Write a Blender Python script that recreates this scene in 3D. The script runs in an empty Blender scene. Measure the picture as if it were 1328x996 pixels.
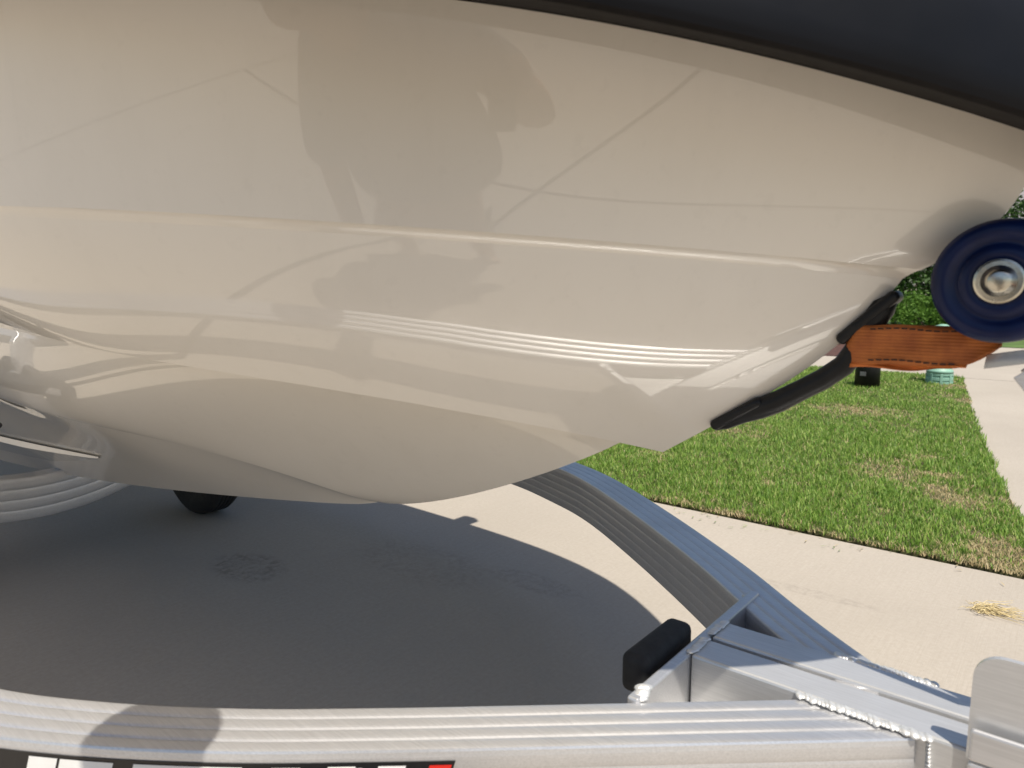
import bpy, bmesh, math, random
import numpy as np
from mathutils import Vector, Matrix
random.seed(7); rng = np.random.default_rng(7)
R = math.radians
scene = bpy.context.scene
col = scene.collection

# ------------------------------------------------------------------ camera
CAM_H = 1.35
cd = bpy.data.cameras.new('camera'); cam = bpy.data.objects.new('camera', cd); col.objects.link(cam)
cd.sensor_width = 36.0; cd.lens = 931/1328*36
cd.clip_start = 0.02; cd.clip_end = 3000
cam.location = (0, 0, CAM_H); cam.rotation_euler = (R(90-7.7), 0, 0)
cd.dof.use_dof = True; cd.dof.focus_distance = 2.2; cd.dof.aperture_fstop = 5.0
scene.camera = cam
scene.render.resolution_x = 1024; scene.render.resolution_y = 768

# ------------------------------------------------------------------ sky, sun, exposure
SUN = Vector((0.15, -0.45, 1.0)).normalized()
world = bpy.data.worlds.new('World'); scene.world = world; world.use_nodes = True
wn = world.node_tree; bg = wn.nodes['Background']
sky = wn.nodes.new('ShaderNodeTexSky'); sky.sky_type = 'NISHITA'; sky.sun_disc = False
sky.sun_elevation = math.asin(SUN.z); sky.sun_rotation = math.atan2(SUN.x, SUN.y)
sky.air_density = 1.0; sky.dust_density = 1.2; sky.ozone_density = 1.0
wn.links.new(sky.outputs[0], bg.inputs[0]); bg.inputs[1].default_value = 0.088
sd = bpy.data.lights.new('sun', 'SUN'); sd.energy = 4.8; sd.angle = R(0.53); sd.color = (1.0, 0.93, 0.82)
sun = bpy.data.objects.new('sun', sd); col.objects.link(sun)
sun.rotation_euler = SUN.to_track_quat('Z', 'Y').to_euler()
scene.view_settings.view_transform = 'Standard'; scene.view_settings.look = 'None'
scene.view_settings.exposure = 0.42; scene.view_settings.gamma = 1.0
scene.view_settings.use_curve_mapping = False

# ------------------------------------------------------------------ frames: s = towards the bow, o = to port, z = up
AX = R(50.8); BV = (math.sin(AX), -math.cos(AX)); NV = (math.cos(AX), math.sin(AX)); N0 = 1.297
def W(s, n, z=0.0): return (s*BV[0]+n*NV[0], s*BV[1]+n*NV[1], z)
def place(o):
    o.location = W(0, N0, 0); o.rotation_euler = (0, 0, math.atan2(BV[1], BV[0]))

# ------------------------------------------------------------------ helpers
def tag(o, label=None, cat=None, group=None, kind=None):
    if label: o['label'] = label
    if cat: o['category'] = cat
    if group: o['group'] = group
    if kind: o['kind'] = kind
    return o
def empty(name):
    o = bpy.data.objects.new(name, None); col.objects.link(o); o.empty_display_size = .1; return o
def mk(name, v, f, mat, parent=None, smooth=False):
    me = bpy.data.meshes.new(name); me.from_pydata([tuple(p) for p in v], [], [tuple(q) for q in f]); me.update()
    if mat: me.materials.append(mat)
    if smooth: me.polygons.foreach_set('use_smooth', [True]*len(me.polygons))
    o = bpy.data.objects.new(name, me); col.objects.link(o)
    if parent: o.parent = parent
    return o
def from_bm(name, bm, mat, parent=None, smooth=False):
    bmesh.ops.recalc_face_normals(bm, faces=bm.faces)
    me = bpy.data.meshes.new(name); bm.to_mesh(me); bm.free()
    me.materials.append(mat)
    if smooth: me.polygons.foreach_set('use_smooth', [True]*len(me.polygons))
    o = bpy.data.objects.new(name, me); col.objects.link(o)
    if parent: o.parent = parent
    return o
def box(bm, c, d, bevel=0.0, rot=None, seg=2):
    r = bmesh.ops.create_cube(bm, size=1.0); vs = r['verts']
    m = Matrix.Translation(c) @ (rot.to_4x4() if rot else Matrix()) @ Matrix.Diagonal((*d, 1))
    bmesh.ops.transform(bm, matrix=m, verts=vs)
    if bevel:
        es = list({e for v in vs for e in v.link_edges})
        bmesh.ops.bevel(bm, geom=es, offset=bevel, segments=seg, profile=.5, affect='EDGES')
def tube(bm, pts, rad, n=10, caps=True):
    pts = [Vector(p) for p in pts]; rings = []
    rads = rad if hasattr(rad, '__len__') else [rad]*len(pts)
    up = Vector((0.13, 0.21, 1)).normalized()
    for i, p in enumerate(pts):
        t = (pts[min(i+1, len(pts)-1)]-pts[max(i-1, 0)]).normalized()
        a = t.cross(up)
        if a.length < .05: a = t.cross(Vector((1, 0, 0)))
        a.normalize(); b2 = a.cross(t)
        rings.append([bm.verts.new(p+rads[i]*(math.cos(k*2*math.pi/n)*a+math.sin(k*2*math.pi/n)*b2)) for k in range(n)])
    for r0, r1 in zip(rings, rings[1:]):
        for k in range(n): bm.faces.new((r0[k], r0[(k+1) % n], r1[(k+1) % n], r1[k]))
    if caps: bm.faces.new(rings[0][::-1]); bm.faces.new(rings[-1])
def lathe(bm, prof, c, ax='y', n=48):
    """prof: (axial, radius) list; closed at both ends"""
    rings = []
    for a, r in prof:
        ring = []
        for k in range(n):
            th = 2*math.pi*k/n; x, y = r*math.cos(th), r*math.sin(th)
            p = {'y': (x, a, y), 'z': (x, y, a), 'x': (a, x, y)}[ax]
            ring.append(bm.verts.new((c[0]+p[0], c[1]+p[1], c[2]+p[2])))
        rings.append(ring)
    for r0, r1 in zip(rings, rings[1:]):
        for k in range(n): bm.faces.new((r0[k], r0[(k+1) % n], r1[(k+1) % n], r1[k]))
    bm.faces.new(rings[0][::-1]); bm.faces.new(rings[-1])

# ------------------------------------------------------------------ materials
class NT:
    def __init__(s, name):
        s.m = bpy.data.materials.new(name); s.m.use_nodes = True; s.t = s.m.node_tree
        s.p = s.t.nodes['Principled BSDF']; s.o = s.t.nodes['Material Output']
    def n(s, typ, **kw):
        nd = s.t.nodes.new('ShaderNode'+typ)
        for k, v in kw.items(): setattr(nd, k, v)
        return nd
    def l(s, a, b2): s.t.links.new(a, b2)
    def coord(s, out='Object', scale=(1, 1, 1), rot=(0, 0, 0), loc=(0, 0, 0)):
        tc = s.n('TexCoord'); mp = s.n('Mapping')
        mp.inputs['Scale'].default_value = scale; mp.inputs['Rotation'].default_value = rot; mp.inputs['Location'].default_value = loc
        s.l(tc.outputs[out], mp.inputs[0]); return mp.outputs[0]
    def noise(s, vec, scale, detail=4, rough=.55):
        nd = s.n('TexNoise'); nd.inputs['Scale'].default_value = scale; nd.inputs['Detail'].default_value = detail
        nd.inputs['Roughness'].default_value = rough
        if vec: s.l(vec, nd.inputs['Vector'])
        return nd.outputs['Fac']
    def ramp(s, fac, stops):
        nd = s.n('ValToRGB'); cr = nd.color_ramp
        while len(cr.elements) < len(stops): cr.elements.new(.5)
        for e, (p, c) in zip(cr.elements, stops):
            e.position = p; e.color = (*c, 1) if len(c) == 3 else c
        s.l(fac, nd.inputs[0]); return nd.outputs[0]
    def mix(s, fac, a, b2, blend='MIX'):
        nd = s.n('MixRGB', blend_type=blend)
        for i, v in ((0, fac), (1, a), (2, b2)):
            if isinstance(v, (int, float)): nd.inputs[i].default_value = v
            elif isinstance(v, tuple): nd.inputs[i].default_value = (*v, 1)
            else: s.l(v, nd.inputs[i])
        return nd.outputs[0]
    def math(s, op, a, b2=None, clamp=False):
        nd = s.n('Math', operation=op, use_clamp=clamp)
        for i, v in ((0, a), (1, b2)):
            if v is None: continue
            if isinstance(v, (int, float)): nd.inputs[i].default_value = v
            else: s.l(v, nd.inputs[i])
        return nd.outputs[0]
    def bump(s, h, strength=.3, dist=.002):
        nd = s.n('Bump'); nd.inputs['Strength'].default_value = strength; nd.inputs['Distance'].default_value = dist
        s.l(h, nd.inputs['Height']); s.l(nd.outputs[0], s.p.inputs['Normal']); return nd
    def set(s, **kw):
        names = {'rough': 'Roughness', 'metal': 'Metallic', 'base': 'Base Color', 'coat': 'Coat Weight', 'coatr': 'Coat Roughness', 'spec': 'Specular IOR Level', 'ior': 'IOR'}
        for k, v in kw.items():
            i = s.p.inputs[names[k]]
            if isinstance(v, (int, float)): i.default_value = v
            elif isinstance(v, tuple): i.default_value = (*v, 1)
            else: s.l(v, i)
        return s
def plain(name, base, rough=.5, metal=0.0, var=.15, vs=12.0, bump=0.0, bs=200.0, **kw):
    m = NT(name); c = m.coord()
    f = m.noise(c, vs, 5)
    lo = tuple(x*(1-var) for x in base); hi = tuple(min(1, x*(1+var)) for x in base)
    m.set(base=m.ramp(f, [(.3, lo), (.7, hi)]), metal=metal, **kw)
    rr = m.n('MapRange'); rr.inputs[3].default_value = rough*.85; rr.inputs[4].default_value = min(1, rough*1.2)
    m.l(m.noise(c, vs*2.3, 4), rr.inputs[0]); m.set(rough=rr.outputs[0])
    if bump: m.bump(m.noise(c, bs, 3), bump)
    return m.m

def mat_gelcoat():
    m = NT('gelcoat'); c = m.coord()
    f = m.noise(c, 2.0, 4)
    base = m.ramp(f, [(.3, (.80, .742, .648)), (.7, (.83, .772, .68))])
    dust = m.math('GREATER_THAN', m.noise(c, 260.0, 2), .80)
    base = m.mix(m.math('MULTIPLY', dust, .5), base, (.85, .83, .78))
    spots = m.ramp(m.noise(c, 34.0, 3, .6), [(.60, (0, 0, 0)), (.70, (.10, .10, .10))])
    base = m.mix(spots, base, (.62, .57, .49))
    base = m.mix(m.ramp(m.noise(m.coord(scale=(9, 9, .8)), 1.0, 5, .65), [(.5, (0, 0, 0)), (.8, (.14, .14, .14))]), base, (.60, .55, .47))
    m.set(base=base, rough=.30, coat=1.0, coatr=.012, ior=1.55)
    m.p.inputs['Coat IOR'].default_value = 1.62
    return m.m
def mat_alu(name='aluminium', base=(.66, .66, .67), rough=.36, metal=.72, streak=(1, 60, 60)):
    m = NT(name); c = m.coord(); cs = m.coord(scale=streak)
    f = m.noise(cs, 6.0, 4); g = m.noise(c, 7.0, 5)
    col_ = m.ramp(f, [(.25, tuple(x*.86 for x in base)), (.75, tuple(min(1, x*1.08) for x in base))])
    col_ = m.mix(m.ramp(g, [(.45, (0, 0, 0)), (.75, (.45, .45, .45))]), col_, tuple(x*.78 for x in base))
    rr = m.n('MapRange'); rr.inputs[3].default_value = rough*.75; rr.inputs[4].default_value = rough*1.3
    m.l(g, rr.inputs[0]); m.set(base=col_, metal=metal, rough=rr.outputs[0])
    m.bump(f, .12, .0006)
    return m.m
def mat_concrete():
    m = NT('concrete'); c = m.coord()
    f = m.noise(c, .7, 6); g = m.noise(c, 55.0, 5, .7); k = m.noise(c, 420.0, 2)
    base = m.ramp(f, [(.25, (.345, .31, .265)), (.75, (.42, .378, .325))])
    base = m.mix(m.ramp(g, [(.35, (.45, .45, .45)), (.62, (0, 0, 0))]), base, (.30, .265, .22))
    sp = m.math('GREATER_THAN', m.noise(c, 110.0, 1), .765)
    base = m.mix(m.math('MULTIPLY', sp, .55), base, (.16, .135, .11))
    # broom strokes across the slab
    br = m.noise(m.coord(scale=(230, 5, 1)), 1.0, 3, .6)
    base = m.mix(m.ramp(br, [(.3, (.34, .34, .34)), (.6, (0, 0, 0))]), base, (.30, .265, .22))
    # scuffs and old stains with a shape of their own (slab coordinates)
    for (px, py, rx, ry, a) in ((-3.11, 1.78, .26, .17, .55), (-1.92, 2.51, .30, .10, .3), (-2.5, 2.35, .5, .25, .22), (-.9, 3.2, .35, .05, .25)):
        mp = m.coord(scale=(1/rx, 1/ry, 0), loc=(-px/rx, -py/ry, 0))
        gr = m.n('TexGradient', gradient_type='SPHERICAL'); m.l(mp, gr.inputs[0])
        st = m.math('MULTIPLY', m.ramp(gr.outputs[1], [(0, (0, 0, 0)), (.35, (1, 1, 1)), (1, (.55, .55, .55))]), m.ramp(m.noise(m.coord(), 26.0, 5, .7), [(.42, (0, 0, 0)), (.62, (1, 1, 1))]))
        base = m.mix(m.math('MULTIPLY', st, a), base, (.13, .115, .10))
    m.set(base=base, rough=.88, spec=.25)
    h = m.math('ADD', m.math('MULTIPLY', br, .8), m.math('MULTIPLY', k, .5))
    m.bump(h, .35, .0025)
    return m.m
def mat_grass():
    m = NT('grass_blade'); geo = m.n('NewGeometry')
    rnd = geo.outputs['Random Per Island']
    green = m.ramp(rnd, [(0, (.09, .19, .028)), (.45, (.18, .32, .05)), (.8, (.29, .43, .08)), (1, (.44, .50, .17))])
    dry = m.ramp(rnd, [(0, (.36, .28, .14)), (1, (.60, .50, .29))])
    tc = m.n('AttributeNode') if False else m.n('Attribute', attribute_name='dry')
    fac = m.math('GREATER_THAN', tc.outputs['Fac'], .5)
    m.set(base=m.mix(fac, green, dry), rough=.5, spec=.3)
    tr = m.n('BsdfTranslucent'); m.l(m.mix(fac, green, dry), tr.inputs[0])
    ms = m.n('MixShader'); ms.inputs[0].default_value = .42
    m.l(m.p.outputs[0], ms.inputs[1]); m.l(tr.outputs[0], ms.inputs[2]); m.l(ms.outputs[0], m.o.inputs[0])
    return m.m
def mat_leaf(name, a, b2):
    m = NT(name); geo = m.n('NewGeometry')
    c = m.ramp(geo.outputs['Random Per Island'], [(0, a), (1, b2)])
    m.set(base=c, rough=.55, spec=.2)
    tr = m.n('BsdfTranslucent'); m.l(c, tr.inputs[0])
    ms = m.n('MixShader'); ms.inputs[0].default_value = .25
    m.l(m.p.outputs[0], ms.inputs[1]); m.l(tr.outputs[0], ms.inputs[2]); m.l(ms.outputs[0], m.o.inputs[0])
    return m.m
def mat_strap():
    m = NT('orange_webbing'); c = m.coord(scale=(1, 1, 1))
    wv = m.n('TexWave', wave_type='BANDS', bands_direction='Z'); wv.inputs['Scale'].default_value = 60; wv.inputs['Distortion'].default_value = .4
    m.l(c, wv.inputs[0])
    wx = m.n('TexWave', wave_type='BANDS', bands_direction='X'); wx.inputs['Scale'].default_value = 260; wx.inputs['Distortion'].default_value = .3
    m.l(c, wx.inputs[0])
    f = m.noise(m.coord(scale=(30, 30, 26)), 1.0, 3)
    base = m.ramp(f, [(.35, (.40, .105, .017)), (.65, (.60, .18, .03))])
    base = m.mix(m.math('MULTIPLY', wv.outputs['Fac'], .22), base, (.26, .065, .015))
    base = m.mix(m.math('MULTIPLY', wx.outputs['Fac'], .25), base, (.25, .06, .015))
    m.set(base=base, rough=.62); m.bump(wv.outputs['Fac'], .4, .001)
    return m.m

GEL = mat_gelcoat(); ALU = mat_alu(); CONC = mat_concrete()
WELD = plain('weld_metal', (.74, .74, .73), .42, .6, .15, 60, .6, 160)
BLACKGEL = plain('black_gelcoat', (.003, .0036, .006), .5, 0, .2, 6, spec=.2)
VINYL = plain('rub_rail_vinyl', (.012, .0105, .010), .85, 0, .2, 20, spec=.15)
BLACKPL = plain('black_moulded_fitting', (.009, .009, .0095), .42, 0, .2, 40, .1, 300, spec=.3)
RUBBER = plain('black_rubber', (.016, .016, .017), .75, 0, .25, 25, .3, 180)
BLUE = plain('blue_polyurethane', (.003, .010, .055), .32, 0, .2, 20, spec=.3)
CHROME = plain('zinc_bolt', (.62, .58, .48), .25, 1.0, .15, 60, .1, 200)
STRAP = mat_strap()
STITCH = plain('dark_stitch', (.03, .02, .015), .8)
WHITE_STRAP = plain('white_webbing', (.62, .62, .60), .6, 0, .1, 60, .3, 300)

# ------------------------------------------------------------------ the setting
def sheet(name, pts, z, mat, parent=None, thick=0.0, kind='structure'):
    v = [(*p, z) for p in pts]; n = len(v); f = [tuple(range(n))]
    if thick:
        v += [(*p, z-thick) for p in pts]
        f += [(i, n+i, n+(i+1) % n, (i+1) % n) for i in range(n)]
    o = mk(name, v, f, mat, parent)
    if kind and not parent: o['kind'] = kind
    return o
def ccw(pts):
    a = sum(p[0]*q[1]-q[0]*p[1] for p, q in zip(pts, pts[1:]+pts[:1]))
    return pts if a > 0 else pts[::-1]
EARTH = plain('dry_sandy_soil', (.33, .28, .215), .95, 0, .25, 1.5, .4, 60)
g = sheet('ground', [(-600, -600), (600, -600), (600, 900), (-600, 900)], -.10, EARTH)
tag(g, 'bare soil and thatch of the plots around the driveway', 'ground')

def local_root(name):
    e = empty(name); e.rotation_euler = (0, 0, math.atan2(BV[1], BV[0])); return e
# the driveway: slabs in (s, n) with saw-cut gaps
drive = local_root('driveway'); drive['kind'] = 'structure'
tag(drive, 'pale broom finished concrete driveway under the boat and trailer', 'driveway')
JOINT = plain('joint_filler', (.035, .03, .026), .95, 0, .3, 30)
def inset(pts, q):
    P = [Vector(p) for p in ccw(pts)]; n = len(P); out = []
    for i in range(n):
        a, b2, c = P[i-1], P[i], P[(i+1) % n]; d0, d1_ = (b2-a).normalized(), (c-b2).normalized()
        n0, n1 = Vector((-d0.y, d0.x)), Vector((-d1_.y, d1_.x)); k = (n0+n1); out.append(b2+k*(q/max(.2, 1+n0.dot(n1))))
    return [tuple(p) for p in out]
def slab_poly(pts, q=.022, z=0.0, th=.11): return sheet('slab', inset(pts, q), z, CONC, drive, th)
for pts in ([(-7, 4), (-7, .41), (-2.2, .41), (1.66, -1.6), (1.66, 4)], [(1.66, 4), (1.66, -1.6), (9, -5.42), (9, 4)],
            [(-7, .41), (-7, -6.4), (1.66, -6.4), (1.66, -1.6), (-2.2, .41)], [(1.66, -1.6), (1.66, -6.4), (9, -6.4), (9, -5.42)],
            [(-16, -6.4), (-7, -6.4), (-7, 4), (-16, 4)], [(-16, -14), (-3, -14), (-3, -6.4), (-16, -6.4)], [(-3, -14), (9, -14), (9, -6.4), (-3, -6.4)],
            [(-36, -14), (-16, -14), (-16, -6.4), (-36, -6.4)], [(9, -14), (30, -14), (30, -6.4), (9, -6.4)]):
    slab_poly(pts)
sheet('joint_filler', [(-36, -14), (30, -14), (30, 3.99), (-36, 3.99)], -.004, JOINT, drive)
street = local_root('street'); street['kind'] = 'structure'
tag(street, 'wide pale concrete street behind the driveway', 'street')
for k in range(6): sheet('slab', ccw([(-60+20*k+.01, -14.02), (-40+20*k-.01, -14.02), (-40+20*k-.01, -34), (-60+20*k+.01, -34)]), -.003, CONC, street, .1)
# sidewalk to the right of the lawn and the neighbour's driveway beyond it
def edge_s(n):  # right edge of the lawn
    return float(np.interp(n, [4.0, 4.8, 6.3, 8.8, 11.6, 15], [-.02, -.22, -.51, -.94, -1.37, -1.93]))
walk = local_root('sidewalk'); walk['kind'] = 'structure'
tag(walk, 'pale concrete sidewalk along the right edge of the lawn', 'sidewalk')
nk = [4.0, 4.8, 6.3, 8.8, 11.6, 12.56]
sheet('slab', ccw([(edge_s(n)+.01, n) for n in nk]+[(6, 12.56), (6, 4.0)]), -.004, CONC, walk, .1)
sheet('slab', ccw([(-2.1, 14.93), (6, 14.93), (6, 19.5), (-2.55, 19.5)]), -.004, CONC, walk, .1)
nd = local_root('neighbour_driveway'); nd['kind'] = 'structure'
tag(nd, 'strip of pale concrete drive beyond the lawn', 'driveway')
for s0, s1 in ((-14, -7.5), (-7.48, -3.6), (-3.58, .4), (.42, 8)):
    sheet('slab', ccw([(s0, 12.57), (s1, 12.57), (s1, 14.9), (s0, 14.9)]), -.002, CONC, nd, .1)
MULCH = plain('red_bark_mulch', (.07, .03, .022), .95, 0, .7, 14, 1.0, 40)
mb = local_root('mulch_bed'); mb['kind'] = 'structure'; tag(mb, 'reddish bark mulch bed beyond the neighbouring drive', 'mulch bed')
sheet('mulch_surface', ccw([(-16, 14.92), (-2.15, 14.92), (-2.6, 19.5), (-16, 19.5)]), .01, MULCH, mb, .1)
FARGRASS = plain('distant_turf', (.07, .12, .025), .95, 0, .4, 1.0, .5, 60)
ft = local_root('far_lawn'); ft['kind'] = 'structure'; tag(ft, 'turf beyond the mulch bed', 'lawn')
sheet('turf', ccw([(-90, 19.6), (90, 19.6), (90, 140), (-90, 140)]), .0, FARGRASS, ft)

# lawn: soil sheet with blades
THATCH = plain('lawn_thatch', (.075, .075, .028), .95, 0, .5, 8, .8, 90)
lawn_pts = [(-14, 4.03), (edge_s(4.03)-.02, 4.03), (edge_s(6.3)-.02, 6.3), (edge_s(8.8)-.02, 8.8), (edge_s(12.5)-.02, 12.5), (-14, 12.5)]
lw = local_root('lawn'); lw['kind'] = 'structure'; tag(lw, 'lawn soil between the driveways', 'lawn')
sheet('lawn_soil', ccw(lawn_pts), .012, THATCH, lw, .1)
def vnoise(x, y, sc, seed):
    """cheap smooth value noise on arrays"""
    r = np.random.default_rng(seed); tab = r.random((64, 64))
    u, v = x*sc, y*sc; i, j = np.floor(u).astype(int), np.floor(v).astype(int)
    fu, fv = u-i, v-j; fu = fu*fu*(3-2*fu); fv = fv*fv*(3-2*fv)
    t = lambda a, b2: tab[a % 64, b2 % 64]
    return (t(i, j)*(1-fu)*(1-fv)+t(i+1, j)*fu*(1-fv)+t(i, j+1)*(1-fu)*fv+t(i+1, j+1)*fu*fv)
def blades():
    S, N, sc = [], [], []
    for (n0, n1, s0, dens) in ((3.985, 5.2, -4.6, 9500), (5.2, 7.2, -4.8, 6500), (7.2, 9.5, -5.2, 3800), (9.5, 12.5, -5.6, 2300), (4.03, 12.5, -10, 350), (3.80, 3.985, -4.6, 130)):
        area = (n1-n0)*(0.2-s0); k = int(area*dens)
        s = rng.uniform(s0, .2, k); n = rng.uniform(n0, n1, k)
        e = np.interp(n, [4.0, 4.8, 6.3, 8.8, 11.6, 15], [-.02, -.22, -.51, -.94, -1.37, -1.93])
        keep = s < e + .03*(rng.random(k)-.2) + .03*(vnoise(s*0+1, n, 5., 9)-.5)
        S.append(s[keep]); N.append(n[keep])
    s = np.concatenate(S); n = np.concatenate(N); k = len(s)
    dn = vnoise(s, n, 1.6, 1)*.22+vnoise(s, n, 4.3, 2)*.25+vnoise(s, n, 11., 3)*.28+vnoise(s, n, 23., 4)*.25
    # bald patches seen in the photograph
    for (ps, pn, r) in ((-1.05, 5.7, .38), (-.95, 6.35, .22), (-.35, 4.35, .3), (-1.15, 9.9, .5), (-1.3, 11.3, .5), (-2.0, 8.4, .5), (-3.0, 7.7, .45), (-2.4, 6.4, .25), (-.6, 5.2, .35), (-.2, 4.2, .25)):
        d2 = ((s-ps)**2+(n-pn)**2)/r**2; dn += .34*np.exp(-d2*1.1)*(.6+.8*vnoise(s, n, 14., 5))
    edge = np.clip(1-(n-3.99)/.13, 0, 1); dn += .34*edge
    pdry = np.clip((dn-.59)*2.6, .05, .9)
    dry = rng.random(k) < pdry
    h = rng.uniform(.022, .05, k)*(1-.35*np.clip((dn-.5)*3, 0, 1))*(1+.5*vnoise(s, n, 3.1, 8)-.2)
    h = np.where(dry, h*.8, h)
    lean = rng.uniform(.15, .9, k); lean = np.where(dry, lean*1.5+.25, lean)*h
    loose = n < 3.985; h = np.where(loose, .004, h); lean = np.where(loose, rng.uniform(.012, .045, k), lean)
    az = rng.uniform(0, 2*np.pi, k); dx, dy = np.cos(az), np.sin(az)
    wd = rng.uniform(.0016, .0034, k)*(1+.10*(n-4))
    px, py = -dy, dx
    V = np.empty((k, 5, 3))
    for q, (fh, fl, fw) in enumerate(((0, 0, -1), (0, 0, 1), (.6, .38, .8), (.6, .38, -.8), (1, 1, 0))):
        V[:, q, 0] = s+dx*lean*fl+px*wd*fw; V[:, q, 1] = n+dy*lean*fl+py*wd*fw; V[:, q, 2] = .008+h*fh
    me = bpy.data.meshes.new('grass')
    me.vertices.add(5*k); me.vertices.foreach_set('co', V.ravel())
    base = np.arange(k)*5
    L = np.stack([base, base+1, base+2, base+3, base+3, base+2, base+4], 1).ravel()
    me.loops.add(7*k); me.loops.foreach_set('vertex_index', L)
    st = np.stack([np.arange(k)*7, np.arange(k)*7+4], 1).ravel(); tot = np.tile([4, 3], k)
    me.polygons.add(2*k); me.polygons.foreach_set('loop_start', st); me.polygons.foreach_set('loop_total', tot)
    me.update(calc_edges=True)
    at = me.attributes.new('dry', 'FLOAT', 'POINT'); at.data.foreach_set('value', np.repeat(dry.astype(float), 5))
    me.materials.append(mat_grass())
    o = bpy.data.objects.new('grass', me); col.objects.link(o); o.rotation_euler = (0, 0, math.atan2(BV[1], BV[0]))
    tag(o, 'sunlit green lawn grass with straw coloured dry patches', 'grass', kind='stuff')
blades()

# ------------------------------------------------------------------ boat
boat = empty('boat'); place(boat)
tag(boat, 'cream hulled motorboat with black topsides resting on the aluminium trailer', 'boat')
def wid(s0, m, bl, d, wm, k):
    def f(s):
        x = s0-s
        if x <= 0: return 0.0
        y = m*x+bl*(1-math.exp(-x/d)); return y/(1+(y/wm)**k)**(1/k)
    return f
def sheer(a, b2, c, s1=-.75, reach=2.0):
    def f(s):
        if s > s1: return a*s*s+b2*s+c
        return a*s1*s1+b2*s1+c-(2*a*s1+b2)*reach*(1-math.exp((s-s1)/reach))
    return f
def quad(a, b2, c, lo):
    return lambda s: (lambda q: a*q*q+b2*q+c)(max(s, lo))
STERN = -8.2
class Line:
    def __init__(self, s0, wf, zf): self.s0, self.w, self.z = s0, wf, zf
    def __call__(self, t, dw=0.0, dz=0.0):
        s = self.s0+(STERN-self.s0)*t**1.8
        k = min(1.0, t*14)
        return np.array([s, self.w(s)+dw*k, self.z(s)+dz])
def plan(x, m=.9, wm=1.06, k=8, bl=0.0):
    x = max(x, 0.0); y = m*x+bl*(1-math.exp(-x/.045)); return y/(1+(y/wm)**k)**(1/k)
def rise(a, b2, x1, reach):
    def f(x):
        if x < x1: return a*x*x+b2*x
        return a*x1*x1+b2*x1+(2*a*x1+b2)*reach*(1-math.exp(-(x-x1)/reach))
    return f
class WLine:
    """a hull line that leaves the stem at s0 and runs aft along the plan curve; fl = bow flare that fades aft"""
    def __init__(self, s0, z0, rf, wm=1.06, fl=0.0, m=.9, bl=0.0): self.s0, self.z0, self.r, self.wm, self.fl, self.m, self.bl = s0, z0, rf, wm, fl, m, bl
    def so(self, x): return -self.fl*(1-math.exp(-x/.2))
    def at(self, x, dw=0.0, dz=0.0): return np.array([self.s0-x+self.so(x), plan(x, self.m, self.wm, bl=self.bl)+dw*min(1, x*6), self.z0+self.r(x)+dz*min(1, x*8)])
    def __call__(self, t, dw=0.0, dz=0.0): return self.at((self.s0-STERN)*t**1.8, dw, dz)
    def z(self, s): return self.z0+self.r(self.s0-s)
    def w(self, s): return plan(self.s0-s, self.m, self.wm, bl=self.bl)
G = WLine(-.085, 1.562, rise(-.235, .425, .60, 1.0), 1.13, .02)
EDGE = Line(.085, wid(.085, 1.05, .12, .08, 1.17, 4), sheer(-.160, -.349, 1.514))
L1 = WLine(-.223, 1.366, rise(-.036, .127, 1.1, 1.0), 1.02)
L2 = WLine(-.663, 1.018, rise(-.060, .297, .95, .6), .84, -.10)
L2I = WLine(-.763, 1.024, rise(-.05, .22, 1.0, .6), .66, 0, .55)
L3 = WLine(-1.55, .742, rise(-.139, .340, 1.0, .5), .50, 0, .50, .028)
KS = [-1.55, -1.75, -2.0, -2.36, -3.34, -4.2, -5.2, -6.5, STERN]; KZ = [.731, .695, .66, .612, .482, .40, .325, .27, .25]
kc = np.polyfit(KS, KZ, 4)
kd = .742-float(np.polyval(kc, -1.55))
KEEL = Line(-1.55, lambda s: 0.0, lambda s: float(np.polyval(kc, s))+kd*math.exp((s+1.55)/.07))
_sec = {}
def section(p, a0, a1, n):
    """normalised (run, drop) of a section whose flare angle goes a0 -> a1 degrees with exponent p"""
    key = (round(p, 2), a0, a1, n)
    if key not in _sec:
        q = np.linspace(0, 1, n); da = np.radians(a0+(a1-a0)*q**key[0]); dm = (da[1:]+da[:-1])/2
        r = np.concatenate([[0], np.cumsum(np.sin(dm))]); v = np.concatenate([[0], np.cumsum(np.cos(dm))]); _sec[key] = (r/r[-1], v/v[-1])
    return _sec[key]
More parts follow.
